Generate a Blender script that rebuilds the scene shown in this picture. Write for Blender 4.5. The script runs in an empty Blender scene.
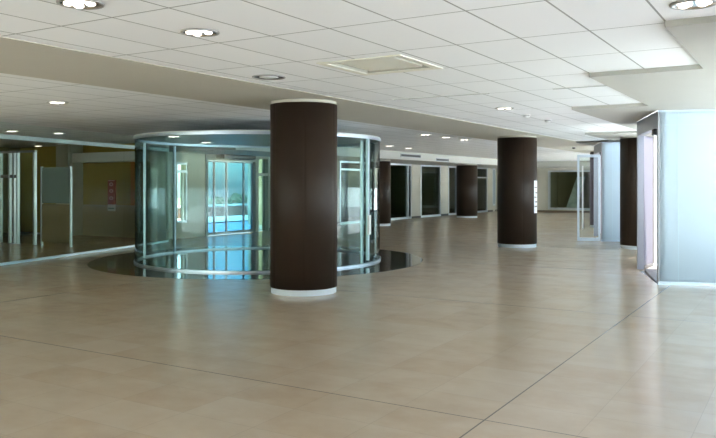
import bpy, bmesh, math, random
from mathutils import Vector, Matrix
random.seed(7)
SC = bpy.context.scene
COL = SC.collection
PI = math.pi

# ------------------------------------------------------------------ heights
CEIL = 2.945          # tiled ceiling
SOFB = 2.938         # underside of the beam over the columns
SOF = 2.895           # plaster soffits / underside of the beam
DROP = 2.63           # dropped bulkhead along the far walls

# ------------------------------------------------------------------ materials
MATS = {}
def nodes_of(name):
    m = bpy.data.materials.new(name); m.use_nodes = True
    nt = m.node_tree; nt.nodes.clear()
    out = nt.nodes.new('ShaderNodeOutputMaterial')
    MATS[name] = m
    return m, nt, out

def principled(name, col, rough=.5, metal=0., noise=0., nscale=8., spec=.5, bump=0., emit=None, estr=0.):
    m, nt, out = nodes_of(name)
    b = nt.nodes.new('ShaderNodeBsdfPrincipled')
    b.inputs['Base Color'].default_value = (*col, 1)
    b.inputs['Roughness'].default_value = rough
    b.inputs['Metallic'].default_value = metal
    b.inputs['Specular IOR Level'].default_value = spec
    if noise:
        tc = nt.nodes.new('ShaderNodeTexCoord')
        n = nt.nodes.new('ShaderNodeTexNoise'); n.inputs['Scale'].default_value = nscale
        n.inputs['Detail'].default_value = 4
        mx = nt.nodes.new('ShaderNodeMix'); mx.data_type = 'RGBA'
        mx.inputs['A'].default_value = (*[c*(1-noise) for c in col], 1)
        mx.inputs['B'].default_value = (*[min(1, c*(1+noise)) for c in col], 1)
        nt.links.new(tc.outputs['Object'], n.inputs['Vector'])
        nt.links.new(n.outputs['Fac'], mx.inputs['Factor'])
        nt.links.new(mx.outputs['Result'], b.inputs['Base Color'])
        if bump:
            bp = nt.nodes.new('ShaderNodeBump'); bp.inputs['Strength'].default_value = bump
            nt.links.new(n.outputs['Fac'], bp.inputs['Height']); nt.links.new(bp.outputs['Normal'], b.inputs['Normal'])
    if emit:
        b.inputs['Emission Color'].default_value = (*emit, 1)
        b.inputs['Emission Strength'].default_value = estr
    nt.links.new(b.outputs['BSDF'], out.inputs['Surface'])
    return m

def glass(name, tint, refl=1.0, ior=1.5, rough=0.0):
    """thin pane: tinted straight-through transmission plus a Fresnel reflection at each face"""
    m, nt, out = nodes_of(name)
    t = nt.nodes.new('ShaderNodeBsdfTransparent'); t.inputs['Color'].default_value = (*tint, 1)
    g = nt.nodes.new('ShaderNodeBsdfGlossy'); g.inputs['Roughness'].default_value = rough
    g.inputs['Color'].default_value = (refl, refl, refl, 1)
    f = nt.nodes.new('ShaderNodeFresnel'); f.inputs['IOR'].default_value = ior
    # Fresnel mirrors everything when a face is met from inside the pane: use the outward-facing angle
    lw = nt.nodes.new('ShaderNodeLayerWeight'); lw.inputs['Blend'].default_value = .5
    p = nt.nodes.new('ShaderNodeMath'); p.operation = 'POWER'; p.inputs[1].default_value = 4.0
    a = nt.nodes.new('ShaderNodeMath'); a.operation = 'MULTIPLY_ADD'
    r0 = ((ior-1)/(ior+1))**2
    a.inputs[1].default_value = 1-r0; a.inputs[2].default_value = r0
    nt.nodes.remove(f)
    nt.links.new(lw.outputs['Facing'], p.inputs[0]); nt.links.new(p.outputs[0], a.inputs[0])
    mx = nt.nodes.new('ShaderNodeMixShader')
    nt.links.new(a.outputs[0], mx.inputs[0]); nt.links.new(t.outputs[0], mx.inputs[1]); nt.links.new(g.outputs[0], mx.inputs[2])
    nt.links.new(mx.outputs[0], out.inputs['Surface'])
    return m

def frosted(name, col, gloss=.06):
    m, nt, out = nodes_of(name)
    t = nt.nodes.new('ShaderNodeBsdfTranslucent'); t.inputs['Color'].default_value = (*col, 1)
    d = nt.nodes.new('ShaderNodeBsdfDiffuse'); d.inputs['Color'].default_value = (*col, 1)
    g = nt.nodes.new('ShaderNodeBsdfGlossy'); g.inputs['Roughness'].default_value = .12
    m1 = nt.nodes.new('ShaderNodeMixShader'); m1.inputs[0].default_value = .22
    m2 = nt.nodes.new('ShaderNodeMixShader'); m2.inputs[0].default_value = gloss
    nt.links.new(t.outputs[0], m1.inputs[1]); nt.links.new(d.outputs[0], m1.inputs[2])
    nt.links.new(m1.outputs[0], m2.inputs[1]); nt.links.new(g.outputs[0], m2.inputs[2])
    nt.links.new(m2.outputs[0], out.inputs['Surface'])
    return m

def math_node(nt, op, a, b=None, c=None):
    n = nt.nodes.new('ShaderNodeMath'); n.operation = op
    for i, v in enumerate((a, b, c)):
        if v is None: continue
        if isinstance(v, (int, float)): n.inputs[i].default_value = v
        else: nt.links.new(v, n.inputs[i])
    return n.outputs[0]

def line_mask(nt, coord, spacing, offset, width):
    v = math_node(nt, 'DIVIDE', math_node(nt, 'SUBTRACT', coord, offset), spacing)
    f = math_node(nt, 'FRACT', math_node(nt, 'ADD', v, .5))
    d = math_node(nt, 'MULTIPLY', math_node(nt, 'ABSOLUTE', math_node(nt, 'SUBTRACT', f, .5)), spacing)
    return math_node(nt, 'LESS_THAN', d, width/2)

def mix_col(nt, fac, a, b):
    mx = nt.nodes.new('ShaderNodeMix'); mx.data_type = 'RGBA'
    for k, v in (('Factor', fac), ('A', a), ('B', b)):
        if isinstance(v, tuple): mx.inputs[k].default_value = (*v, 1)
        elif isinstance(v, (int, float)): mx.inputs[k].default_value = v
        else: nt.links.new(v, mx.inputs[k])
    return mx.outputs['Result']

def floor_material():
    m, nt, out = nodes_of('polished_stone_tiles')
    tc = nt.nodes.new('ShaderNodeTexCoord')
    sp = nt.nodes.new('ShaderNodeSeparateXYZ'); nt.links.new(tc.outputs['Object'], sp.inputs[0])
    X, Y = sp.outputs[0], sp.outputs[1]
    tile = math_node(nt, 'MAXIMUM', line_mask(nt, X, .65, -1.97, .005), line_mask(nt, Y, .488, 4.97, .005))
    joint = math_node(nt, 'MAXIMUM', line_mask(nt, X, 7.8, -1.97, .013), line_mask(nt, Y, 4.88, 4.97, .012))
    # a shade for each tile
    cx = math_node(nt, 'FLOOR', math_node(nt, 'DIVIDE', math_node(nt, 'ADD', X, 1.97), .65))
    cy = math_node(nt, 'FLOOR', math_node(nt, 'DIVIDE', math_node(nt, 'SUBTRACT', Y, 4.97), .488))
    cb = nt.nodes.new('ShaderNodeCombineXYZ'); nt.links.new(cx, cb.inputs[0]); nt.links.new(cy, cb.inputs[1])
    wn = nt.nodes.new('ShaderNodeTexWhiteNoise'); nt.links.new(cb.outputs[0], wn.inputs['Vector'])
    mp = nt.nodes.new('ShaderNodeMapping'); mp.inputs['Scale'].default_value = (1.5, 1.9, 1)
    nt.links.new(tc.outputs['Object'], mp.inputs[0])
    n1 = nt.nodes.new('ShaderNodeTexNoise'); n1.inputs['Scale'].default_value = 1.7; n1.inputs['Detail'].default_value = 6
    n1.inputs['Roughness'].default_value = .62
    nt.links.new(mp.outputs[0], n1.inputs['Vector'])
    n2 = nt.nodes.new('ShaderNodeTexNoise'); n2.inputs['Scale'].default_value = .35; n2.inputs['Detail'].default_value = 2
    nt.links.new(tc.outputs['Object'], n2.inputs['Vector'])
    r1 = nt.nodes.new('ShaderNodeMapRange'); r1.inputs[1].default_value = .3; r1.inputs[2].default_value = .7
    nt.links.new(n1.outputs['Fac'], r1.inputs[0])
    c = mix_col(nt, r1.outputs[0], FLOOR_A, FLOOR_B)
    sh = math_node(nt, 'MULTIPLY', math_node(nt, 'SUBTRACT', wn.outputs['Value'], .5), .45)
    sh = math_node(nt, 'ADD', math_node(nt, 'ADD', sh, .0), math_node(nt, 'MULTIPLY', n2.outputs['Fac'], .5))
    c = mix_col(nt, sh, c, FLOOR_C)
    c = mix_col(nt, math_node(nt, 'MULTIPLY', tile, .35), c, (.26, .22, .17))
    c = mix_col(nt, math_node(nt, 'MULTIPLY', joint, .8), c, (.12, .11, .09))
    b = nt.nodes.new('ShaderNodeBsdfPrincipled')
    nt.links.new(c, b.inputs['Base Color'])
    rr = nt.nodes.new('ShaderNodeMapRange'); rr.inputs[3].default_value = .17; rr.inputs[4].default_value = .27
    nt.links.new(n1.outputs['Fac'], rr.inputs[0]); nt.links.new(rr.outputs[0], b.inputs['Roughness'])
    b.inputs['Specular IOR Level'].default_value = .5
    nt.links.new(b.outputs[0], out.inputs['Surface'])
    return m

def ceiling_material():
    m, nt, out = nodes_of('ceiling_tiles')
    tc = nt.nodes.new('ShaderNodeTexCoord')
    sp = nt.nodes.new('ShaderNodeSeparateXYZ'); nt.links.new(tc.outputs['Object'], sp.inputs[0])
    X, Y = sp.outputs[0], sp.outputs[1]
    ln = math_node(nt, 'MAXIMUM', line_mask(nt, X, .6, -.97, .016), line_mask(nt, Y, 1.2, 5.1, .016))
    cx = math_node(nt, 'FLOOR', math_node(nt, 'DIVIDE', math_node(nt, 'ADD', X, .97), .6))
    cy = math_node(nt, 'FLOOR', math_node(nt, 'DIVIDE', math_node(nt, 'SUBTRACT', Y, 5.1), 1.2))
    cb = nt.nodes.new('ShaderNodeCombineXYZ'); nt.links.new(cx, cb.inputs[0]); nt.links.new(cy, cb.inputs[1])
    wn = nt.nodes.new('ShaderNodeTexWhiteNoise'); nt.links.new(cb.outputs[0], wn.inputs['Vector'])
    c = mix_col(nt, wn.outputs['Value'], (.87, .875, .875), (.905, .91, .91))
    c = mix_col(nt, ln, c, (.36, .36, .34))
    b = nt.nodes.new('ShaderNodeBsdfPrincipled'); b.inputs['Roughness'].default_value = .85
    b.inputs['Specular IOR Level'].default_value = .2
    nt.links.new(c, b.inputs['Base Color']); nt.links.new(b.outputs[0], out.inputs['Surface'])
    return m

FLOOR_A, FLOOR_B, FLOOR_C = (.465, .34, .225), (.535, .415, .29), (.57, .47, .35)
M_floor = floor_material()
M_ceil = ceiling_material()
M_plaster = principled('beige_plaster', (.54, .51, .43), .8, noise=.03, nscale=2)
M_bulk = principled('pale_plaster', (.47, .46, .42), .8, noise=.03, nscale=2)
M_wall = principled('pier_render', (.56, .53, .45), .7, noise=.05, nscale=3)
M_white = principled('white_paint', (.80, .80, .78), .55)
M_brown = principled('brown_laminate', (.034, .021, .014), .48, noise=.10, nscale=1.2, spec=.22)
M_seam = principled('panel_seam', (.02, .014, .010), .6)
M_ring = principled('pale_base_metal', (.68, .72, .76), .35)
M_alu = principled('brushed_aluminium', (.62, .65, .68), .32, metal=.65)
M_rail = principled('satin_steel', (.66, .74, .82), .28, metal=.55)
M_doorframe = principled('greige_door_frame', (.34, .32, .27), .5)
M_mirror = principled('polished_steel', (.50, .56, .62), .38, metal=1)
M_joint = principled('joint_silicone', (.62, .72, .74), .6)
M_step = principled('shade_dark_step', (.14, .125, .12), .6, noise=.1, nscale=6)  # dark colour puts shade on the recess floors
M_reflect_low = principled('reflected_window_olive', (.20, .175, .10), .5)  # darker lower blocks of the painted window reflection
M_reflect = principled('reflected_window_teal', (.20, .28, .27), .25)  # window reflection put into the pane colour
M_roof = principled('rotunda_roof_panel', (.50, .54, .52), .4)
M_header = principled('grey_aluminium', (.36, .36, .38), .4, metal=.3)
M_black = principled('black_granite', (.105, .088, .066), .07, noise=.2, nscale=60, spec=.8)
M_dark = principled('dark_plastic', (.03, .03, .03), .5)
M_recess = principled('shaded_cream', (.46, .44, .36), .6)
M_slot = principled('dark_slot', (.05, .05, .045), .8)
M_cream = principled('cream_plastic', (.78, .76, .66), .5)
M_chrome = principled('reflector_chrome', (.80, .78, .74), .16, metal=1)
M_trim = principled('lamp_trim', (.42, .41, .39), .35, metal=.6)
M_bulb = principled('lit_bulb', (1, .95, .85), .3, emit=(1, .92, .80), estr=.6)
M_skirt = principled('dark_skirting', (.06, .055, .05), .5)
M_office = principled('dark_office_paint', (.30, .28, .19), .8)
M_olive = principled('olive_brown_wall', (.38, .28, .05), .7, noise=.08, nscale=2)
M_tan = principled('tan_dado', (.48, .41, .28), .6)
M_orange = principled('orange_panel', (.50, .20, .03), .6)
M_red = principled('red_banner', (.42, .11, .05), .6)
M_bannerwhite = principled('banner_white', (.75, .78, .70), .6)
M_bannerpink = principled('banner_lettering', (.80, .50, .42), .6)
M_notice = principled('notice_paper', (.95, .95, .95), .6)
M_ink = principled('notice_ink', (.30, .26, .24), .7)
M_curtain = principled('dark_bronze_casing', (.07, .06, .05), .45)
M_glass = glass('clear_glass', (.93, .97, .955))
M_glassroom = glass('partition_glass', (.91, .93, .88), ior=1.45, refl=.02)
M_teal = glass('teal_glass', (.87, .945, .935), refl=.36)
M_darkglass = glass('smoked_glass', (.46, .52, .46), ior=1.5, refl=.55)
M_doorglass = glass('entrance_glass', (.29, .49, .585), refl=.08)
M_edge = principled('glass_edge', (.20, .42, .42), .2)
M_frost = frosted('frosted_film', (.645, .715, .735))
M_frostl = frosted('lavender_film', (.46, .43, .49))
M_ground = principled('pale_concrete', (.73, .75, .77), .9, noise=.06, nscale=.6)
M_terrace = principled('sky_tinted_paving', (.20, .33, .46), .35, noise=.08, nscale=1)  # blue of the reflected sky put into the paving colour
M_paver = principled('cream_paving', (.66, .64, .55), .8, noise=.05, nscale=.8)
M_kerb = principled('dark_kerb', (.05, .05, .05), .8)
M_field = principled('dry_grass', (.20, .22, .09), .95, noise=.3, nscale=.2)
M_leaf = principled('dark_foliage', (.028, .065, .024), .9, noise=.5, nscale=1.2, bump=.6)
M_leaf2 = principled('olive_foliage', (.05, .085, .03), .9, noise=.5, nscale=1.2, bump=.6)
M_bark = principled('bark', (.10, .07, .05), .9, noise=.3, nscale=6)
M_coping = principled('white_coping', (.75, .74, .70), .7)
def brick_material():
    m, nt, out = nodes_of('red_brick')
    tc = nt.nodes.new('ShaderNodeTexCoord')
    sp = nt.nodes.new('ShaderNodeSeparateXYZ'); nt.links.new(tc.outputs['Object'], sp.inputs[0])
    cb = nt.nodes.new('ShaderNodeCombineXYZ'); nt.links.new(sp.outputs[1], cb.inputs[0]); nt.links.new(sp.outputs[2], cb.inputs[1])
    br = nt.nodes.new('ShaderNodeTexBrick'); br.inputs['Scale'].default_value = 4
    br.inputs['Color1'].default_value = (.17, .06, .04, 1); br.inputs['Color2'].default_value = (.20, .08, .05, 1)
    br.inputs['Mortar'].default_value = (.20, .16, .13, 1)
    nt.links.new(cb.outputs[0], br.inputs['Vector'])
    b = nt.nodes.new('ShaderNodeBsdfPrincipled'); b.inputs['Roughness'].default_value = .9
    nt.links.new(br.outputs['Color'], b.inputs['Base Color']); nt.links.new(b.outputs[0], out.inputs['Surface'])
    return m
M_brick = brick_material()

# ------------------------------------------------------------------ mesh builder
class MB:
    def __init__(s): s.v = []; s.f = []; s.sm = []
    def add(s, verts, faces, smooth=False):
        n = len(s.v); s.v += [tuple(p) for p in verts]
        for f in faces: s.f.append(tuple(i+n for i in f)); s.sm.append(smooth)
        return s
    def prism(s, poly, z0, z1):
        a = sum(poly[i][0]*poly[(i+1) % len(poly)][1]-poly[(i+1) % len(poly)][0]*poly[i][1] for i in range(len(poly)))
        if a < 0: poly = poly[::-1]
        n = len(poly)
        v = [(x, y, z0) for x, y in poly]+[(x, y, z1) for x, y in poly]
        f = [tuple(range(n))[::-1], tuple(range(n, 2*n))]+[(i, (i+1) % n, n+(i+1) % n, n+i) for i in range(n)]
        return s.add(v, f)
    def box(s, x0, x1, y0, y1, z0, z1):
        return s.prism([(x0, y0), (x1, y0), (x1, y1), (x0, y1)], z0, z1)
    def seg(s, p, q, t, z0, z1, off=0.):
        """upright slab from plan point p to q, thickness t"""
        p, q = Vector(p), Vector(q); d = (q-p).normalized(); n = Vector((-d.y, d.x))
        a, b = n*(off+t/2), n*(off-t/2)
        return s.prism([tuple(p+b), tuple(q+b), tuple(q+a), tuple(p+a)], z0, z1)
    def arc(s, r0, r1, a0, a1, z0, z1, n=12, c=(0, 0)):
        v = []; f = []
        for i in range(n+1):
            a = a0+(a1-a0)*i/n; ca, sa = math.cos(a), math.sin(a)
            for r, z in ((r0, z0), (r1, z0), (r1, z1), (r0, z1)): v.append((c[0]+r*ca, c[1]+r*sa, z))
        for i in range(n):
            k = 4*i
            for j in range(4): f.append((k+j, k+(j+1) % 4, k+4+(j+1) % 4, k+4+j))
        f = [g[::-1] for g in f]
        f.append((3, 2, 1, 0)[::-1]); k = 4*n; f.append((k, k+1, k+2, k+3)[::-1])
        return s.add(v, f)
    def lathe(s, prof, n=64, c=(0, 0, 0), a_seams=None, smooth=True):
        v = []; f = []
        for i in range(n):
            a = 2*PI*i/n
            for r, z in prof: v.append((c[0]+r*math.cos(a), c[1]+r*math.sin(a), c[2]+z))
        m = len(prof)
        for i in range(n):
            for j in range(m-1):
                a, b = i*m+j, ((i+1) % n)*m+j
                f.append((a, b, b+1, a+1))
        return s.add(v, f, smooth)
    def disc(s, r, z, n=48, c=(0, 0), up=True):
        v = [(c[0]+r*math.cos(2*PI*i/n), c[1]+r*math.sin(2*PI*i/n), z) for i in range(n)]
        return s.add(v, [tuple(range(n)) if up else tuple(range(n))[::-1]])
    def build(s, name, mat, parent=None, loc=(0, 0, 0), bevel=0.):
        me = bpy.data.meshes.new(name)
        l = Vector(loc)
        me.from_pydata([tuple(Vector(p)-l) for p in s.v], [], s.f)
        me.materials.append(mat)
        bm = bmesh.new(); bm.from_mesh(me); bmesh.ops.recalc_face_normals(bm, faces=bm.faces)
        bm.to_mesh(me); bm.free()
        for p, k in zip(me.polygons, s.sm): p.use_smooth = k
        o = bpy.data.objects.new(name, me); COL.objects.link(o)
        if parent is not None: o.parent = parent
        else: o.location = l
        if bevel:
            b = o.modifiers.new('bevel', 'BEVEL'); b.width = bevel; b.segments = 2; b.limit_method = 'ANGLE'
        return o

def tag(o, label, cat, group=None, kind=None):
    o['label'] = label; o['category'] = cat
    if group: o['group'] = group
    if kind: o['kind'] = kind
    return o
def thing(name, loc, label, cat, group=None, kind=None, rz=0.):
    o = bpy.data.objects.new(name, None); COL.objects.link(o); o.location = loc; o.rotation_euler = (0, 0, rz)
    o.empty_display_size = .2
    return tag(o, label, cat, group, kind)
def dup(root, loc, label, rz=None):
    r = root.copy(); COL.objects.link(r); r.location = loc; r['label'] = label
    if rz is not None: r.rotation_euler = (0, 0, rz)
    for ch in list(root.children):
        c = ch.copy(); COL.objects.link(c); c.parent = r
        for g in list(ch.children):
            d = g.copy(); COL.objects.link(d); d.parent = c
    return r
def local(root, mb):   # shift a builder written in world coordinates into its thing's frame
    l = root.location
    mb.v = [(p[0]-l[0], p[1]-l[1], p[2]-l[2]) for p in mb.v]
    return mb

# ------------------------------------------------------------------ plan of the sawtooth facade on the right
Fv = Vector((-.3187, .9478)); Ev = Vector((.9478, .3187))
P = {n: Vector((-2.17, 13.20))+(n-1)*Vector((-3.04, 9.04)) for n in (-1, 0, 1, 2)}
Q = {n: P[n]+Vector((-.74, 2.16)) for n in P}
R = {n: Q[n]+Vector((.16, .80)) for n in P}
S = {n: Q[n]+2.6*Ev for n in P}
T = {n: P[n]+2.6*Ev for n in P}
SE = (T[-1].x, -8.0); NE = (-5.6, 43.7)
east = [SE]
for n in (-1, 0, 1, 2): east += [tuple(T[n]), tuple(P[n]), tuple(Q[n]), tuple(R[n]), tuple(S[n])]
east += [NE]
west = [(-19.9, 43.7), (-19.9, 24.0), (-16.65, 24.0), (-16.65, 16.35), (-23.7, 16.35), (-23.7, .95), (-12.0, .95), (-12.0, -8.0)]
foot = east+west

# floor and ceiling
o = MB().prism(foot, -.2, 0).build('floor', M_floor); tag(o, 'polished beige stone tile floor running through the whole hall', 'floor', kind='structure')
hk = [(-3.97, -8.0), (-3.97, 6.55), (-4.36, 6.55), (-4.36, 7.39), (-3.52, 7.39), (-3.52, 6.55), (-3.97, 6.55), (-3.97, -8.0)]
o = MB().prism(foot+hk, CEIL, 3.30).build('ceiling', M_ceil); tag(o, 'suspended ceiling of long white rectangular tiles', 'ceiling', kind='structure')
o = MB().box(-7.9, -5.97, -8, 43.6, SOFB, CEIL+.01).build('trim', M_plaster)
o.name = 'trim_1'; tag(o, 'broad flat beige beam over the row of brown columns', 'beam', kind='structure')
# plaster soffit with a stepped edge, between the tiles and the facade
tiles_edge = [(.23, -8), (.23, 6.22), (-.97, 6.22), (-.97, 8.68), (-2.17, 8.68), (-2.17, 12.36), (-3.37, 12.36), (-3.37, 18.7), (-4.77, 18.7), (-4.77, 22.4), (-5.97, 22.4), (-5.97, 43.6)]
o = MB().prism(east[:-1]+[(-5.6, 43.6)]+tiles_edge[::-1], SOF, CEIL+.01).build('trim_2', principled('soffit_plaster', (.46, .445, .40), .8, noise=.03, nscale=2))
tag(o, 'stepped beige plaster soffit between ceiling tiles and right hand windows', 'soffit', kind='structure')
o = MB().box(-16.5, -13.7, 16.0, 43.5, DROP, CEIL+.01).build('trim_3', M_bulk); tag(o, 'dropped bulkhead running along the far glazed bays', 'bulkhead', kind='structure')
o = MB().box(-13.7, -5.8, 41.5, 43.5, DROP, CEIL+.01).build('trim_4', M_bulk); tag(o, 'dropped bulkhead over the framed window in end wall', 'bulkhead', kind='structure')

# ------------------------------------------------------------------ walls out of the frame
o = MB().box(-5.0, SE[0], -8.25, -8.0, 0, CEIL).build('wall_south', M_white); tag(o, 'white wall closing the hall behind the viewer', 'wall', kind='structure')
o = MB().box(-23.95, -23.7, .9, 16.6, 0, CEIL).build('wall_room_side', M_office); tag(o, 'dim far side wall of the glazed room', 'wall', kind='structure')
o = MB().box(-23.7, -16.8, 16.2, 16.4, 0, CEIL).build('wall_room_back', M_olive); tag(o, 'olive brown back wall inside the glazed room at left', 'wall', kind='structure')

# ------------------------------------------------------------------ west wall: piers, openings
XW = -16.5
solid = [(15.75, 16.55), (17.02, 17.78), (21.05, 25.72), (27.95, 29.95), (32.15, 33.15), (35.50, 36.45), (39.55, 40.15), (42.10, 42.95), (43.38, 43.7)]
w = MB()
for a, b in solid: w.box(XW-.3, XW, a, b, 0, CEIL)
for a, b in [(17.78, 21.05), (25.72, 27.95), (29.95, 32.15), (33.15, 35.5), (36.45, 39.55), (40.15, 42.1), (42.95, 43.38)]:
    w.box(XW-.3, XW, a, b, DROP, CEIL)
w.box(XW-.3, XW, 16.55, 17.02, 2.33, CEIL); w.box(XW-.3, XW, 16.55, 17.02, 0, .48)
w.box(XW-.3, XW, 42.95, 43.38, 0, .35)
o = w.build('wall_west', M_wall); tag(o, 'pale piers between the far glazed bays', 'wall', kind='structure')
w = MB()
for a, b in solid[2:]: w.box(XW, XW+.02, a, min(b, 43.48), 0, .10)
o = w.build('baseboard_west', M_skirt); tag(o, 'dark skirting at the foot of the far piers', 'skirting', kind='structure')

def bay(idx, y0, y1, label, mat=M_darkglass, strip=None, transom=None, z0=.0):
    t = thing('window_%d' % idx, (XW, (y0+y1)/2, 0), label, 'window', kind='structure')
    f = MB()
    f.box(XW-.12, XW+.02, y0, y0+.09, z0, DROP); f.box(XW-.12, XW+.02, y1-.09, y1, z0, DROP)
    f.box(XW-.12, XW+.02, y0+.09, y1-.09, DROP-.08, DROP); f.box(XW-.12, XW+.02, y0+.09, y1-.09, z0, z0+.10)
    if transom: f.box(XW-.10, XW+.01, y0+.09, y1-.09, transom-.04, transom+.04)
    local(t, f).build('frame', M_alu, t)
    local(t, MB().box(XW-.06, XW-.045, y0+.09, y1-.09, z0+.1, DROP-.08)).build('pane', mat, t)
    if strip:
        local(t, MB().box(XW-.10, XW+.04, strip, strip+.09, .1, DROP-.08)).build('mullion', M_rail, t)
    return t
bay(1, 25.72, 27.95, 'dark glazed bay with a pale crossbar, seen through right side of rotunda', transom=2.28)
bay(2, 29.95, 32.15, 'dark glazed bay right behind the narrow far column', strip=31.72)
bay(3, 33.15, 35.50, 'dark glazed bay between two pale piers, second right of the narrow column', strip=None)
bay(4, 36.45, 39.55, 'dark glazed bay just left of the far middle column', strip=37.5)
bay(5, 40.15, 42.10, 'dark glazed bay with transom just right of the far middle column', transom=2.05)
bay(6, 42.95, 43.38, 'thin bright window slit at left edge of the second big column', mat=M_teal, z0=.35)
# offices behind the bays
w = MB()
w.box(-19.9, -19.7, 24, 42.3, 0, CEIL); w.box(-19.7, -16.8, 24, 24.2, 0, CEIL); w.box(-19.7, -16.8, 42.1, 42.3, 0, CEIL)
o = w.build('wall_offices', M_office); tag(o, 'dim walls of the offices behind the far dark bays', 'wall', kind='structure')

# slot window in the pier by the entrance
t = thing('window_7', (XW, 16.785, .48), 'tall narrow window in pier, seen through left half of rotunda', 'window', kind='structure')
f = MB()
f.box(XW-.2, XW-.02, 16.55, 16.60, .48, 2.33); f.box(XW-.2, XW-.02, 16.97, 17.02, .48, 2.33)
f.box(XW-.2, XW-.02, 16.60, 16.97, .48, .54); f.box(XW-.2, XW-.02, 16.60, 16.97, 2.27, 2.33); f.box(XW-.2, XW-.02, 16.60, 16.97, 2.02, 2.09)
f.box(XW-.16, XW-.06, 16.86, 16.89, .54, 2.02)
local(t, f).build('frame', M_alu, t)
local(t, MB().box(XW-.12, XW-.11, 16.60, 16.97, .54, 2.27)).build('pane', M_teal, t)

# entrance doors
t = thing('door_1', (XW, 19.1, 0), 'bright glazed entrance doors to the terrace, seen through the rotunda', 'entrance door', kind='structure')
f = MB()
f.box(XW-.2, XW+.03, 17.78, 17.90, 0, DROP); f.box(XW-.2, XW+.03, 20.28, 20.45, 0, DROP)
f.box(XW-.2, XW+.03, 17.90, 20.28, 2.44, DROP); f.box(XW-.2, XW+.03, 20.97, 21.05, 0, DROP)
f.box(XW-.2, XW+.03, 20.45, 20.97, 1.95, 2.05); f.box(XW-.2, XW+.03, 20.45, 20.97, DROP-.08, DROP)
local(t, f).build('frame', M_doorframe, t)
for a, b in ((17.92, 18.30), (18.30, 18.90), (18.90, 19.78), (19.78, 20.26)):
    l = MB()
    l.box(XW-.12, XW-.07, a+.005, a+.030, .02, 2.43); l.box(XW-.12, XW-.07, b-.030, b-.005, .02, 2.43)
    l.box(XW-.12, XW-.07, a+.030, b-.030, .02, .10); l.box(XW-.12, XW-.07, a+.030, b-.030, 2.38, 2.43)
    lf = local(t, l).build('door_leaf', M_header, t)
    local(t, MB().box(XW-.10, XW-.09, a+.030, b-.030, .10, 2.38)).build('pane', M_doorglass, lf)
local(t, MB().box(XW-.14, XW-.12, 20.45, 20.97, .02, DROP-.08)).build('sidelight', M_darkglass, t)
t = thing('air_curtain', (XW+.22, 19.05, 2.44), 'dark long box mounted above the terrace doors', 'air curtain')
local(t, MB().box(XW+.035, XW+.40, 18.25, 19.85, 2.50, 2.628)).build('casing', M_curtain, t, bevel=.02)
local(t, MB().box(XW+.08, XW+.34, 18.32, 19.78, 2.485, 2.50)).build('grille', M_slot, t)

# ------------------------------------------------------------------ end wall
YE = 43.5
w = MB()
w.box(-16.5, -13.25, YE, YE+.3, 0, CEIL); w.box(-10.35, -9.9, YE, YE+.3, 0, CEIL)
w.box(-13.25, -10.35, YE, YE+.3, 0, .16); w.box(-13.25, -10.35, YE, YE+.3, 2.46, CEIL)
o = w.build('wall_end', M_wall); tag(o, 'greige end wall around the framed dark window', 'wall', kind='structure')
t = thing('window_8', (-11.8, YE, .16), 'wide pale framed dark window in the end wall, right of second column', 'window', kind='structure')
f = MB()
f.box(-13.25, -13.13, YE-.03, YE+.15, 0.16, 2.46); f.box(-10.47, -10.35, YE-.03, YE+.15, .16, 2.46)
f.box(-13.13, -10.47, YE-.03, YE+.15, 2.37, 2.46); f.box(-13.13, -10.47, YE-.03, YE+.15, .16, .28)
local(t, f).build('frame', M_alu, t)
local(t, MB().box(-13.13, -10.47, YE+.05, YE+.065, .28, 2.37)).build('pane', M_glassroom, t)
w = MB(); w.box(-13.6, -9.9, 46.0, 46.2, 0, CEIL); w.box(-13.6, -13.4, 43.8, 46, 0, CEIL); w.box(-10.1, -9.9, 43.8, 46, 0, CEIL)
w.box(-13.6, -9.9, 43.8, 46.2, CEIL, CEIL+.1); w.box(-13.6, -9.9, 43.8, 46.2, -.1, 0)
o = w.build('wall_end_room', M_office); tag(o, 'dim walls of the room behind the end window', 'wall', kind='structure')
o = MB().box(-16.45, -9.9, YE-.02, YE, 0, .12).build('baseboard_end', principled('brown_skirting', (.16, .11, .07), .5)); tag(o, 'brown skirting at the foot of the end wall', 'skirting', kind='structure')

t = thing('reflection_board', (-12.0, 44.5, .005), 'pale blue grey board added as a reflection in the framed end window', 'board')  # added board painted as a reflection in the end window glass
MB().add([(-.55, 0, 0), (.15, 0, 0), (.45, .8, 2.1), (-.05, .8, 2.1), (-.55, .05, 0), (.15, .05, 0), (.45, .85, 2.1), (-.05, .85, 2.1)],
         [(0, 1, 2, 3), (4, 5, 6, 7), (0, 1, 5, 4), (1, 2, 6, 5), (2, 3, 7, 6), (3, 0, 4, 7)]).build('sheet', principled('painted_reflection', (.55, .68, .70), .5, noise=.5, nscale=2.5), t)
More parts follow.
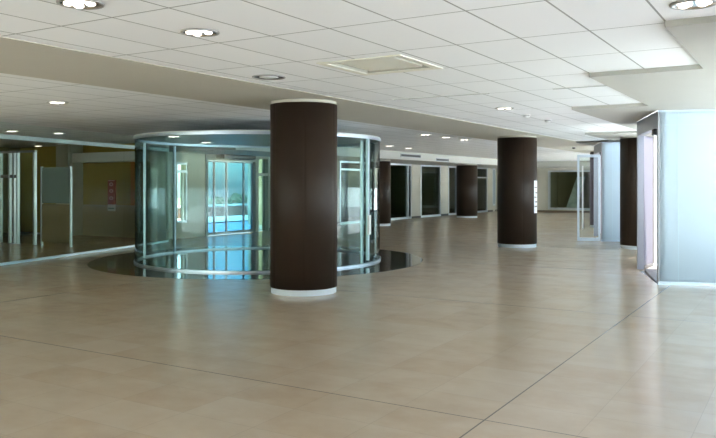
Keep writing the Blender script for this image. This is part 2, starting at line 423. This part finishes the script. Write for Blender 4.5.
# ------------------------------------------------------------------ brown columns
def make_column(loc, top, label):
    t = thing('column', loc, label, 'column', 'brown clad round columns')
    N = 192; v = []; fa = []; R0 = .518
    seams = (3, 35, 67, 99, 131, 163)
    for i in range(N):
        a = 2*PI*(i+.5)/N; r = R0-.005 if i in seams or (i-1) in seams and False else R0
        for z in (.090, top-.046): v.append((r*math.cos(a), r*math.sin(a), z))
    for i in range(N):
        j = (i+1) % N; fa.append((2*i, 2*j, 2*j+1, 2*i+1))
    fa.append(tuple(2*i for i in range(N))[::-1]); fa.append(tuple(2*i+1 for i in range(N)))
    m = MB().add(v, fa, True); m.sm[-1] = m.sm[-2] = False
    m.build('shaft', M_brown, t)
    MB().lathe([(0, .0), (.505, .0), (.505, .090), (0, .090)], 96).build('base_ring', M_ring, t)
    MB().lathe([(0, top-.046), (.508, top-.046), (.508, top), (0, top)], 96).build('top_ring', M_plaster, t)
    for o2 in t.children:
        if 'ring' in o2.name:
            for p in o2.data.polygons: p.use_smooth = False
    return t
c1 = make_column((-6.72, 9.45, 0), SOFB, 'nearest and largest brown round column, in front of the glass rotunda')
dup(c1, (-6.71, 19.26, 0), 'second big brown column, right of centre, with white notice on its edge')
dup(c1, (-6.80, 29.49, 0), 'brown column seen through the open framed glass door at right')
make_column((-3.76, 20.38, 0), SOF, 'brown column half hidden behind the grey doorway on the right')
c2 = make_column((-14.61, 34.53, 0), DROP, 'small far brown column in the middle of the dark bays')
dup(c2, (-14.93, 26.15, 0), 'far narrow brown column just right of the glass rotunda')

# notice wrapped on the right edge of the second column
t = thing('notice', (-6.71, 19.26, .92), 'tall white notice sheet wrapped on right edge of second column', 'notice')
a0, a1 = math.radians(22), math.radians(-13)
MB().arc(.520, .524, a1-.0, a0, -.02, .84, 10).build('sheet', M_notice, t)
k = MB()
for zz, b0, b1 in ((.66, -.6, -.1), (.52, -.45, .2), (.40, -.62, -.2), (.28, -.5, .25), (.16, -.6, 0.)):
    s0 = a1+(a0-a1)*(b0+.65); s1 = a1+(a0-a1)*(b1+.65)
    k.arc(.524, .5255, s0, s1, zz-.02, zz+.02, 6)
k.build('print', M_ink, t)

# ------------------------------------------------------------------ glass rotunda
DC = (-10.5, 13.08); DR = 2.67
o = MB().lathe([(0, .0), (3.62, .0), (3.62, .004), (0, .004)], 160, (DC[0], DC[1], .0), smooth=False).build('floor_inlay', M_black)
tag(o, 'polished black granite disc in the floor under the glass rotunda', 'floor inlay', kind='structure')
t = thing('glass_rotunda', (DC[0], DC[1], .004), 'round glass entrance rotunda with steel rails on a black disc', 'glass rotunda')
A0 = math.radians(5.0); NP = 10
MB().arc(DR-.03, DR+.03, 0, 2*PI, 0, .035, 120).build('bottom_rail', M_mirror, t)
MB().arc(DR-.03, DR+.03, 0, 2*PI, 2.60, 2.655, 120).build('top_rail', M_mirror, t)
MB().lathe([(0, 2.657), (DR+.02, 2.657), (DR+.02, 2.68), (0, 2.68)], 120, smooth=False).build('roof', M_roof, t)
for i in range(NP):
    a = A0+2*PI*i/NP; b = a+2*PI/NP
    MB().arc(DR-.008, DR+.008, a+.003, b-.003, .035, 2.60, 14).build('glass_panel', M_teal, t)
# sliding leaves just inside the ring
for a, b in ((A0-.02, A0+.52), (A0+PI*.98, A0+PI*1.15)):
    lf = MB().arc(DR-.115, DR-.10, a, b, .09, 2.55, 12).build('sliding_leaf', M_teal, t)
    MB().arc(DR-.13, DR-.085, a-.012, a+.008, .02, 2.58, 2).build('stile', M_rail, lf)
    MB().arc(DR-.13, DR-.085, b-.008, b+.012, .02, 2.58, 2).build('stile', M_rail, lf)
hx = MB().arc(DR+.012, DR+.05, A0-.022, A0+.016, .62, 1.02, 2).build('handle', M_white, t)
hx['label'] = 'white handle plate'
MB().arc(DR-.03, DR+.03, A0-.011, A0+.005, .085, 2.6, 2).build('post', M_rail, t)

# ------------------------------------------------------------------ glazed room at left
L0, L1 = Vector((-12.0, 1.0)), Vector((-15.83, 15.50))
Ld = (L1-L0).normalized()
LA = L0+Ld*0
t = thing('glass_partition', (L0.x, L0.y, 0), 'long clear glass wall with steel rails at left of hall', 'glass partition')
local(t, MB().seg(L0, L1, .06, 0, .05)).build('bottom_rail', M_rail, t)
local(t, MB().seg(L0, L1, .08, 2.60, 2.69)).build('top_rail', principled('pale_green_rail', (.52, .62, .60), .35), t)
LEN = (L1-L0).length; n = 7
for i in range(n):
    a = L0+Ld*(LEN*i/n+.004); b = L0+Ld*(LEN*(i+1)/n-.004)
    local(t, MB().seg(a, b, .016, .05, 2.60)).build('glass_panel', M_glassroom, t)
    local(t, MB().seg(a, b, .012, 2.69, CEIL-.002)).build('transom_pane', M_glass, t)
o = MB().seg(L1, (-16.5, 15.80), .1, 0, CEIL).build('wall_return', M_wall); tag(o, 'short pale return wall joining glass wall to the pier', 'wall', kind='structure')
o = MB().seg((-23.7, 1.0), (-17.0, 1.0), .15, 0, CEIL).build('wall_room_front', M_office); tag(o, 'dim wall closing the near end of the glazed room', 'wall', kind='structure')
# back wall dressing
o = MB().box(-20.35, -16.85, 16.165, 16.198, 0, 1.0).build('trim_5', M_tan); tag(o, 'tan dado along the foot of the olive wall', 'dado', kind='structure')
o = MB().box(-20.33, -17.3, 15.75, 16.19, 2.36, 2.66).build('trim_6', M_white); tag(o, 'pale lintel band above the olive wall', 'lintel', kind='structure')
o = MB().box(-18.10, -17.55, 16.165, 16.198, 1.0, 2.36).build('wall_panel', M_orange); tag(o, 'orange wall panel on olive wall beside the rotunda edge', 'wall panel')
o = MB().box(-20.95, -20.36, 15.6, 16.19, 0, CEIL).build('wall_pier', M_wall); tag(o, 'pale pier at left end of the olive wall', 'pier', kind='structure')
t = thing('banner', (-18.96, 16.18, .81), 'narrow upright red banner with pale lettering on olive wall', 'banner')
local(t, MB().box(-19.13, -18.79, 16.15, 16.195, 1.02, 1.80)).build('cloth', M_red, t)
local(t, MB().box(-19.13, -18.79, 16.15, 16.195, .81, 1.02)).build('footer', M_bannerwhite, t)
for zc in (1.66, 1.45, 1.22):      # blurred, unreadable marks down the banner
    k = MB(); rr = .075
    for y0 in (16.142, 16.149):
        k.add([(-18.96+(rr if q < 24 else rr*.45)*math.cos(2*PI*q/24)*1.2, y0, zc+(rr if q < 24 else rr*.45)*math.sin(2*PI*q/24)*.8) for q in range(48)],
              [(q, (q+1) % 24, 24+(q+1) % 24, 24+q) for q in range(24)])
    n0 = [(q, (q+1) % 24, 48+(q+1) % 24, 48+q) for q in range(24)]+[(24+q, 24+(q+1) % 24, 72+(q+1) % 24, 72+q) for q in range(24)]
    k.f += n0; k.sm += [False]*48
    local(t, k).build('letter', M_bannerpink, t)
local(t, MB().box(-19.11, -18.81, 16.142, 16.149, 1.765, 1.785)).build('top_line', M_bannerpink, t)
local(t, MB().box(-19.10, -18.82, 16.142, 16.149, .885, .915)).build('footer_line', principled('banner_green', (.10, .22, .14), .6), t)
# inner screen with posts, plus panels painted as a reflected window
t = thing('glass_screen', (-20.8, 12.9, 0), 'inner glazed screen with slim bright posts and painted window reflection at far left', 'glass screen')
for x, wd in ((-22.3, .05), (-21.1, .05), (-19.76, .06), (-19.34, .07), (-19.13, .05), (-18.97, .05), (-18.22, .07)):
    local(t, MB().box(x-wd/2, x+wd/2, 12.86, 12.94, 0, 2.54 if x < -18.5 or True else 2.4)).build('post', M_rail, t)
local(t, MB().box(-23.6, -18.18, 12.86, 12.94, 2.54, 2.60)).build('head_rail', M_header, t)
local(t, MB().box(-23.6, -18.97, 12.87, 12.93, 1.84, 1.93)).build('transom', M_header, t)
for x in (-17.92, -16.71): local(t, MB().box(x-.02, x+.02, 12.87, 12.93, 0, 2.14)).build('post', M_rail, t)
local(t, MB().box(-17.90, -16.73, 12.89, 12.91, 1.15, 2.12)).build('frosted_or_reflected_pane', M_reflect, t)  # reflected window of the glass wall, painted as a pane
local(t, MB().box(-17.90, -16.73, 12.89, 12.91, .10, 1.13)).build('reflection_lower', M_reflect_low, t)  # darker lower part of the same painted reflection
for a, b in ((-22.27, -21.13), (-21.07, -19.8), (-19.72, -19.38), (-18.93, -18.26)):
    local(t, MB().box(a, b, 12.895, 12.905, .02, 2.54)).build('pane', M_glass, t)

# ------------------------------------------------------------------ facade on the right: frosted panels, doorways, glazing
units = {1: 'near', 2: 'far', 0: 'beside', -1: 'behind'}
WIN = 9
panel_lab = {1: 'large frosted pale blue glass screen at right edge', 2: 'frosted pale blue glass screen behind the half hidden right column',
             0: 'frosted glass screen beside the viewer, outside view', -1: 'frosted glass screen behind the viewer, outside view'}
door_lab = {1: 'grey framed doorway beside the large frosted screen', 2: 'grey framed doorway left of the farther frosted screen',
            0: 'grey framed doorway beside the viewer', -1: 'grey framed doorway behind the viewer'}
back_lab = {1: 'frosted back screen of the nearer entry recess', 2: 'frosted back screen of the farther entry recess',
            0: 'frosted back screen of the recess beside the viewer', -1: 'frosted back screen of recess behind the viewer'}
step_lab = {1: 'floor of the nearer entry recess, coloured dark for shade', 2: 'floor of the farther entry recess, coloured dark for shade',
            0: 'floor of the recess beside the viewer, coloured dark for shade', -1: 'floor of recess behind the viewer, coloured dark for shade'}
DN = 2
for n in (1, 2, 0, -1):
    p, q, r, s_, t_ = P[n], Q[n], R[n], S[n], T[n]
    w = thing('window_%d' % WIN, (p.x, p.y, 0), panel_lab[n], 'frosted screen', kind='structure'); WIN += 1
    f = MB()
    f.seg(p, t_, .06, 0, .05); f.seg(p, t_, .06, SOF-.03, SOF)
    local(w, f).build('rail', M_rail, w)
    f = MB(); f.seg(p-Ev*.0, p+Ev*.03, .07, .05, SOF-.03); f.seg(t_-Ev*.05, t_, .07, .05, SOF-.03)
    local(w, f).build('edge_post', M_header, w)
    xs = [.03, .32, 1.45, 2.55]
    for a, b in zip(xs, xs[1:]):
        for z0, z1 in ((.05, 2.65), (2.65, SOF-.03)):
            local(w, MB().seg(p+Ev*a, p+Ev*b, .02, z0, z1)).build('frosted_or_reflected_pane', M_frost, w)
    f = MB()
    for a in xs[1:-1]: f.seg(p+Ev*(a-.006), p+Ev*(a+.006), .026, .05, SOF-.03)
    f.seg(p+Ev*.03, p+Ev*2.55, .024, 2.645, 2.657)
    local(w, f).build('joint', M_joint, w)
    # doorway: header, far jamb, lavender leaf
    d = thing('door_%d' % DN, (p.x, p.y, 0), door_lab[n], 'doorway', kind='structure'); DN += 1
    local(d, MB().seg(p+Fv*.04, q+Fv*.04, .12, 2.62, SOF, -.065)).build('header', M_header, d)
    local(d, MB().seg(q-Fv*.05, q+Fv*.05, .12, 0, 2.62, -.065)).build('jamb', M_header, d)
    local(d, MB().seg(p+Fv*.04, p+Fv*.11, .12, 0, 2.62, -.065)).build('jamb', M_header, d)
    cl = MB().seg(p+Fv*.45, p+Fv*.70, .10, 2.52, 2.62, -.065)
    local(d, cl).build('closer', M_dark, d)
    lf = local(d, MB().seg(q+Vector((.075, .075)), r, .03, .06, 2.62)).build('film_leaf', M_frostl, d)
    fr = MB(); fr.seg(q+Vector((.075, .075)), r, .05, 0, .06); fr.seg(r-Vector((.01, .05)), r, .05, .06, 2.62); fr.seg(q+Vector((.075, .075)), r, .05, 2.62, SOF)
    local(d, fr).build('leaf_frame', M_curtain, d)
    o = MB().prism([tuple(p+Ev*.02+Fv*.04), tuple(t_+Fv*.04), tuple(s_-Fv*.04), tuple(r-Fv*.06), tuple(q+Ev*.14)], -.055, -.002).build('doorstep', M_step); tag(o, step_lab[n], 'doorstep', kind='structure')
    # back screen of the recess
    w = thing('window_%d' % WIN, (r.x, r.y, 0), back_lab[n], 'frosted screen', kind='structure'); WIN += 1
    f = MB(); f.seg(r, s_, .06, 0, .05); f.seg(r, s_, .06, SOF-.03, SOF); local(w, f).build('rail', M_rail, w)
    dd = (s_-r).normalized()
    for a, b in ((.02, 1.15), (1.16, (s_-r).length-.02)):
        local(w, MB().seg(r+dd*a, r+dd*b, .02, .05, SOF-.03)).build('frosted_or_reflected_pane', M_frost, w)
o = MB().seg(Vector(SE), T[-1], .2, 0, CEIL).build('wall_east', M_white); tag(o, 'white wall right behind the viewer', 'wall', kind='structure')
# clear glazing between the recesses, plus unseen openings added to bring in daylight
glz = [(Vector((-17.0, 1.0)), Vector((-12.08, 1.0)), 'unseen clear glazing added for daylight at the near end of the glazed room'), (Vector((-12.0, .9)), Vector((-12.0, -8.0)), 'unseen clear glazing added for daylight left behind the viewer'), (Vector((-12.0, -8.0)), Vector((-5.0, -8.0)), 'unseen clear glazing added for daylight along the back of the hall, behind the viewer'), (S[-1], T[0], 'clear glazing right of the viewer'), (S[0], T[1], 'clear glazing behind the large frosted screen'),
       (S[1], T[2], 'clear glazing between the two doorways at right'), (S[2], Vector((-5.62, 43.5)), 'clear glazing of the far right side'), (Vector((-5.66, 43.6)), Vector((-9.9, 43.6)), 'hidden clear glazing added for daylight in end wall right of the framed window')]
for a, b, lb in glz:
    w = thing('window_%d' % WIN, (a.x, a.y, 0), lb, 'window', kind='structure'); WIN += 1
    d = (b-a); ln = d.length; d.normalize(); k = max(1, round(ln/1.7))
    f = MB(); f.seg(a, b, .08, 0, .08); f.seg(a, b, .08, SOF-.06, SOF)
    local(w, f).build('rail', M_alu, w)
    for i in range(k+1):
        c = a+d*(ln*i/k); c0 = c-d*.03 if i else c; c1_ = c+d*.03 if i < k else c
        local(w, MB().seg(c0, c1_, .10, .08, SOF-.06)).build('mullion', M_alu, w)
    for i in range(k):
        local(w, MB().seg(a+d*(ln*i/k+.035), a+d*(ln*(i+1)/k-.035), .012, .08, SOF-.06)).build('pane', M_glass, w)

# open glass door leaf by the second doorway
h0, h1 = P[2]+Vector((-.02, -.02)), Vector((-5.84, 22.02))
t = thing('glass_door', (h0.x, h0.y, .01), 'open clear glass door leaf with bright metal frame near second doorway', 'glass door')
dd = (h1-h0).normalized(); ln = (h1-h0).length
f = MB(); f.seg(h1-dd*.06, h1, .05, .01, 2.53); f.seg(h0, h0+dd*.05, .05, .01, 2.53)
f.seg(h0+dd*.05, h1-dd*.06, .05, .01, .10); f.seg(h0+dd*.05, h1-dd*.06, .05, 2.45, 2.53)
local(t, f).build('frame', M_rail, t)
local(t, MB().seg(h0+dd*.05, h1-dd*.06, .012, .10, 2.45)).build('pane', M_glass, t)
local(t, MB().seg(h1-dd*.17, h1-dd*.13, .10, .35, 2.2)).build('pull_bar', M_white, t)

# ------------------------------------------------------------------ ceiling fittings
def make_light(loc, label):
    t = thing('downlight', loc, label, 'ceiling light', 'round recessed twin downlights')
    MB().lathe([(.135, -.001), (.162, -.001), (.160, -.012), (.140, -.016), (.135, -.001)], 40).build('trim_ring', M_trim, t)
    MB().lathe([(.137, -.010), (.122, -.004), (.060, -.0025), (0, -.002)], 20, smooth=False).build('reflector', M_chrome, t)
    for s in (-1, 1):
        b = MB()
        for j in range(3):
            b.lathe([(0, -.020), (.022, -.018), (.034, -.010), (.034, -.004)], 12, (s*.062+(.02 if j == 1 else -.012), (-.045, 0, .045)[j], 0))
        b.build('bulb', M_bulb, t)
    return t
lamps = [((-4.39, 3.47), 'nearest downlight at top left corner of the photo'),
         ((-4.37, 4.65), 'second downlight from top left, in the near tiles'),
         ((-.70, 5.72), 'downlight at the top right corner beside the plaster soffit'),
         ((-4.38, 11.95), 'downlight in right hand tiles, above left edge of second column'),
         ((-10.0, 7.48), 'downlight behind the beam at left, nearest to the beam'),
         ((-16.40, 10.99), 'downlight above glass wall rail at the far left edge'),
         ((-16.05, 12.04), 'downlight above glass wall rail, right of the leftmost one'),
         ((-21.98, 15.7), 'downlight deep inside the glazed room, below the rail'),
         ((-8.45, 17.26), 'downlight right of rotunda, nearest to the beam'),
         ((-8.45, 18.53), 'middle one of three downlights under the beam left of second column'),
         ((-8.45, 19.80), 'downlight closest to the left of the second column'),
         ((-11.99, 21.74), 'downlight just right of the rotunda top rail'),
         ((-12.15, 23.49), 'downlight above the long bulkhead grille'),
         ]
L1o = make_light((lamps[0][0][0], lamps[0][0][1], CEIL), lamps[0][1])
for (x, y), lb in lamps[1:]: dup(L1o, (x, y, CEIL), lb)
RZ = .004+2.657
dup(L1o, (-11.24, 11.2, RZ), 'downlight in rotunda roof, toward its left rim')
dup(L1o, (-12.2, 13.2, RZ), 'downlight in rotunda roof, near its rear rim')

# cassette air conditioner
t = thing('air_conditioner', (-3.94, 6.97, CEIL), 'square cassette air conditioner set in the near ceiling tiles', 'air conditioner')
f = MB()
for x0, x1, y0, y1 in ((-.50, -.42, -.50, .50), (.42, .50, -.50, .50), (-.42, .42, -.50, -.42), (-.42, .42, .42, .50)):
    f.box(x0, x1, y0, y1, -.012, -.0005)
f.build('frame', M_cream, t, bevel=.003)
f = MB()      # recess above the ceiling line, its far sides show
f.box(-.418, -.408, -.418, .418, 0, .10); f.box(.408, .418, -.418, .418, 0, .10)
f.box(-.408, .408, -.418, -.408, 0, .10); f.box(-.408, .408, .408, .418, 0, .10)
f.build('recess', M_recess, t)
MB().box(-.418, .418, -.418, .418, .10, .11).build('coil_cover', M_slot, t)
MB().box(-.33, .33, -.33, .33, .004, .03).build('grille', M_cream, t, bevel=.006)
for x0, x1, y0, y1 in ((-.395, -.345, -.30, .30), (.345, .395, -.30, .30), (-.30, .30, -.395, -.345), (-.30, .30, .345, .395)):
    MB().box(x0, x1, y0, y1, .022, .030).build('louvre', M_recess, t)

# round diffuser, detectors, slots, bulkhead grilles
t = thing('air_diffuser', (-5.50, 7.02, CEIL), 'round white air diffuser close to the beam, left of air conditioner', 'air diffuser')
MB().lathe([(.18, -.001), (.20, -.001), (.198, -.012), (.186, -.014), (.18, -.001)], 48).build('rim', M_trim, t)
MB().disc(.182, -.002, up=False).build('throat', M_slot, t)
MB().lathe([(.0, -.014), (.08, -.013), (.115, -.006), (.0, -.004)], 40).build('cone', M_white, t)
def detector(loc, label, mat=M_white):
    t = thing('smoke_detector', loc, label, 'smoke detector', 'small ceiling detectors')
    MB().lathe([(0, 0), (.075, 0), (.075, -.012), (0, -.012)], 32, smooth=False).build('base', M_white, t)
    MB().lathe([(.06, -.012), (.055, -.04), (.03, -.055), (0, -.055)], 32).build('dome', mat, t)
    MB().lathe([(.0605, -.016), (.0605, -.026), (.0585, -.026)], 32).build('vent_band', M_dark, t)
    return t
d1 = detector((-4.47, 13.35, CEIL), 'small white ceiling detector just past the fourth tile downlight')
dup(d1, (-4.46, 14.62, CEIL), 'farther small white ceiling detector, right of the other one')
detector((-6.96, 25.8, SOFB), 'tiny dark detector under the beam, above the open glass door', M_dark)
def slot(x0, x1, y, label):
    t = thing('slot_diffuser', ((x0+x1)/2, y, CEIL), label, 'slot diffuser', 'linear slots between the ceiling tiles')
    local(t, MB().box(x0, x1, y-.022, y+.022, CEIL-.006, CEIL-.0005)).build('slot', M_slot, t)
    f = MB(); f.box(x0, x1, y-.034, y-.022, CEIL-.008, CEIL-.0005); f.box(x0, x1, y+.022, y+.034, CEIL-.008, CEIL-.0005)
    local(t, f).build('flange', M_white, t)
slot(-5.37, -3.85, 9.88, 'long dark linear slot in ceiling tiles beyond the air conditioner')
slot(-2.95, -2.20, 9.88, 'short dark linear slot ending at the stepped soffit corner')
def grille(y0, y1, zc, label):
    t = thing('air_grille', (-13.7, (y0+y1)/2, zc), label, 'air grille', 'grilles in the far bulkhead')
    f = MB()
    f.box(-13.70, -13.675, y0, y1, zc-.065, zc-.045); f.box(-13.70, -13.675, y0, y1, zc+.045, zc+.065)
    f.box(-13.70, -13.675, y0, y0+.02, zc-.045, zc+.045); f.box(-13.70, -13.675, y1-.02, y1, zc-.045, zc+.045)
    local(t, f).build('frame', M_header, t)
    b = MB(); b.box(-13.699, -13.695, y0+.02, y1-.02, zc-.045, zc+.045)
    local(t, b).build('backing', M_slot, t)
    b = MB()
    for i in range(4): b.box(-13.694, -13.68, y0+.02, y1-.02, zc-.036+i*.022, zc-.030+i*.022)
    local(t, b).build('blades', M_dark, t)
grille(25.78, 27.53, 2.80, 'long dark air grille in bulkhead above the first far bay')
grille(29.0, 30.3, 2.72, 'shorter farther air grille in bulkhead, right of the long one')

# ------------------------------------------------------------------ outside
o = MB().box(-26.4, 260, -200, 300, -.5, -.06).build('ground', M_ground); tag(o, 'pale concrete apron outside the hall', 'ground', kind='structure')
o = MB().box(-21.7, -16.8, 16.4, 60, -.3, -.005).build('terrace', M_terrace); tag(o, 'terrace outside the entrance doors, coloured with the blue of reflected sky', 'terrace', kind='structure')
o = MB().box(-21.95, -21.7, 16.4, 60, -.3, .03).build('kerb', M_kerb); tag(o, 'dark kerb at the outer edge of the terrace', 'kerb', kind='structure')
o = MB().box(-26.0, -21.95, 10, 70, -.3, 0).build('path', M_paver); tag(o, 'pale cream paved strip beyond the terrace kerb', 'paving', kind='structure')
t = thing('garden_wall', (-26.2, 40, 0), 'low red brick wall with white coping beyond the terrace', 'garden wall')
local(t, MB().box(-26.4, -26.0, 10, 70, -.3, .52)).build('brickwork', M_brick, t)
local(t, MB().box(-26.45, -25.95, 10, 70, .52, .60)).build('coping', M_coping, t)
o = MB().box(-400, -26.4, -200, 300, -6.5, -6).build('ground_lower', M_field); tag(o, 'dry grass land falling away beyond the garden wall', 'ground', kind='structure')
def make_tree(i, x, y, hgt, mat, label):
    t = thing('tree', (x, y, -6), label, 'tree', 'trees beyond the terrace')
    rnd = random.Random(i)
    MB().lathe([(.22, 0), (.17, hgt*.3), (.10, hgt*.6), (.0, hgt*.7)], 10).build('trunk', M_bark, t)
    bm = bmesh.new()
    for k in range(9):
        a = rnd.random()*2*PI; rr = rnd.random()*.55
        ctr = Vector((rr*math.cos(a), rr*math.sin(a), hgt*(.45+.36*rnd.random())))
        rad = hgt*.135*(.8+.4*rnd.random())
        r = bmesh.ops.create_icosphere(bm, subdivisions=3, radius=rad, matrix=Matrix.Translation(ctr))
        for v in r['verts']:
            d = (v.co-ctr); v.co = ctr+d*(1+rnd.uniform(-.18, .18))
    zt = max(v.co.z for v in bm.verts)
    for v in bm.verts: v.co.z *= hgt/zt
    me = bpy.data.meshes.new('crown'); bm.to_mesh(me); bm.free(); me.materials.append(mat)
    o2 = bpy.data.objects.new('crown', me); COL.objects.link(o2); o2.parent = t
tl = ['dark rounded tree beyond the brick wall, left in the entrance view', 'olive rounded tree beyond the brick wall, centre of the entrance view',
      'dark taller tree beyond the brick wall, right in the entrance view']
k = 0
for i in range(12):
    y = 43+i*3.6; x = -51.5
    lb = 'one of the trees in the green line beyond the brick wall'
    make_tree(i, x, y, 6.45+.30*((i*7) % 4)/3, M_leaf if i % 2 else M_leaf2, lb)

# ------------------------------------------------------------------ light: sky, sun, window portals
wd = bpy.data.worlds.new('world'); SC.world = wd; wd.use_nodes = True
nt = wd.node_tree; nt.nodes.clear()
sky = nt.nodes.new('ShaderNodeTexSky'); sky.sky_type = 'NISHITA'; sky.sun_disc = False
SUN_EL, SUN_DIR = math.radians(54), Vector((.28, -.96))
sky.sun_elevation = SUN_EL; sky.sun_rotation = math.atan2(SUN_DIR.x, SUN_DIR.y)
sky.air_density = 1.0; sky.dust_density = 1.6; sky.altitude = 20
bg = nt.nodes.new('ShaderNodeBackground'); bg.inputs['Strength'].default_value = .13
ow = nt.nodes.new('ShaderNodeOutputWorld')
nt.links.new(sky.outputs[0], bg.inputs[0]); nt.links.new(bg.outputs[0], ow.inputs[0])
sl = bpy.data.lights.new('sun', 'SUN'); sl.energy = 5.0; sl.angle = math.radians(.6); sl.color = (1, .98, .95)
so = bpy.data.objects.new('sun', sl); COL.objects.link(so)
sd = Vector((SUN_DIR.x*math.cos(SUN_EL), SUN_DIR.y*math.cos(SUN_EL), math.sin(SUN_EL)))
so.rotation_euler = sd.to_track_quat('Z', 'Y').to_euler(); so.location = (-20, 60, 40)
def portal(a, b, z0=.05, z1=SOF):
    a, b = Vector(a), Vector(b); l = bpy.data.lights.new('window_portal', 'AREA'); l.shape = 'RECTANGLE'
    d = b-a; l.size = d.length; l.size_y = z1-z0; l.cycles.is_portal = True; l.energy = 1
    o = bpy.data.objects.new('window_portal', l); COL.objects.link(o)
    d.normalize(); nrm = Vector((-d.y, d.x))         # interior lies to the left of a->b
    o.location = (*((a+b)/2-nrm*.1), (z0+z1)/2)
    x = Vector((d.x, d.y, 0)); zz = Vector((-nrm.x, -nrm.y, 0)); y = zz.cross(x)
    o.matrix_world = Matrix(((x.x, y.x, zz.x, o.location.x), (x.y, y.y, zz.y, o.location.y), (x.z, y.z, zz.z, o.location.z), (0, 0, 0, 1)))
for a, b, lb in glz: portal(a, b)
for n in P: portal(P[n], Q[n], .05, 2.6)
portal((XW-.25, 20.3), (XW-.25, 17.9), .05, 2.45)

# ------------------------------------------------------------------ camera
cam = bpy.data.cameras.new('camera'); co = bpy.data.objects.new('camera', cam); COL.objects.link(co)
cam.sensor_width = 36; cam.lens = 745/716*36; cam.shift_y = -35/716
cam.clip_start = .05; cam.clip_end = 1000
co.location = (0, 0, 1.67); co.rotation_euler = (PI/2, 0, .5455)
SC.camera = co
vs = SC.view_settings; vs.view_transform = 'Standard'; vs.look = 'None'; vs.gamma = 1; vs.use_curve_mapping = False; vs.exposure = 3.18
cy = SC.cycles
cy.max_bounces = 10; cy.diffuse_bounces = 6; cy.glossy_bounces = 5; cy.transmission_bounces = 6; cy.transparent_max_bounces = 40
cy.use_denoising = True; cy.sample_clamp_indirect = 6; cy.caustics_reflective = False; cy.caustics_refractive = False
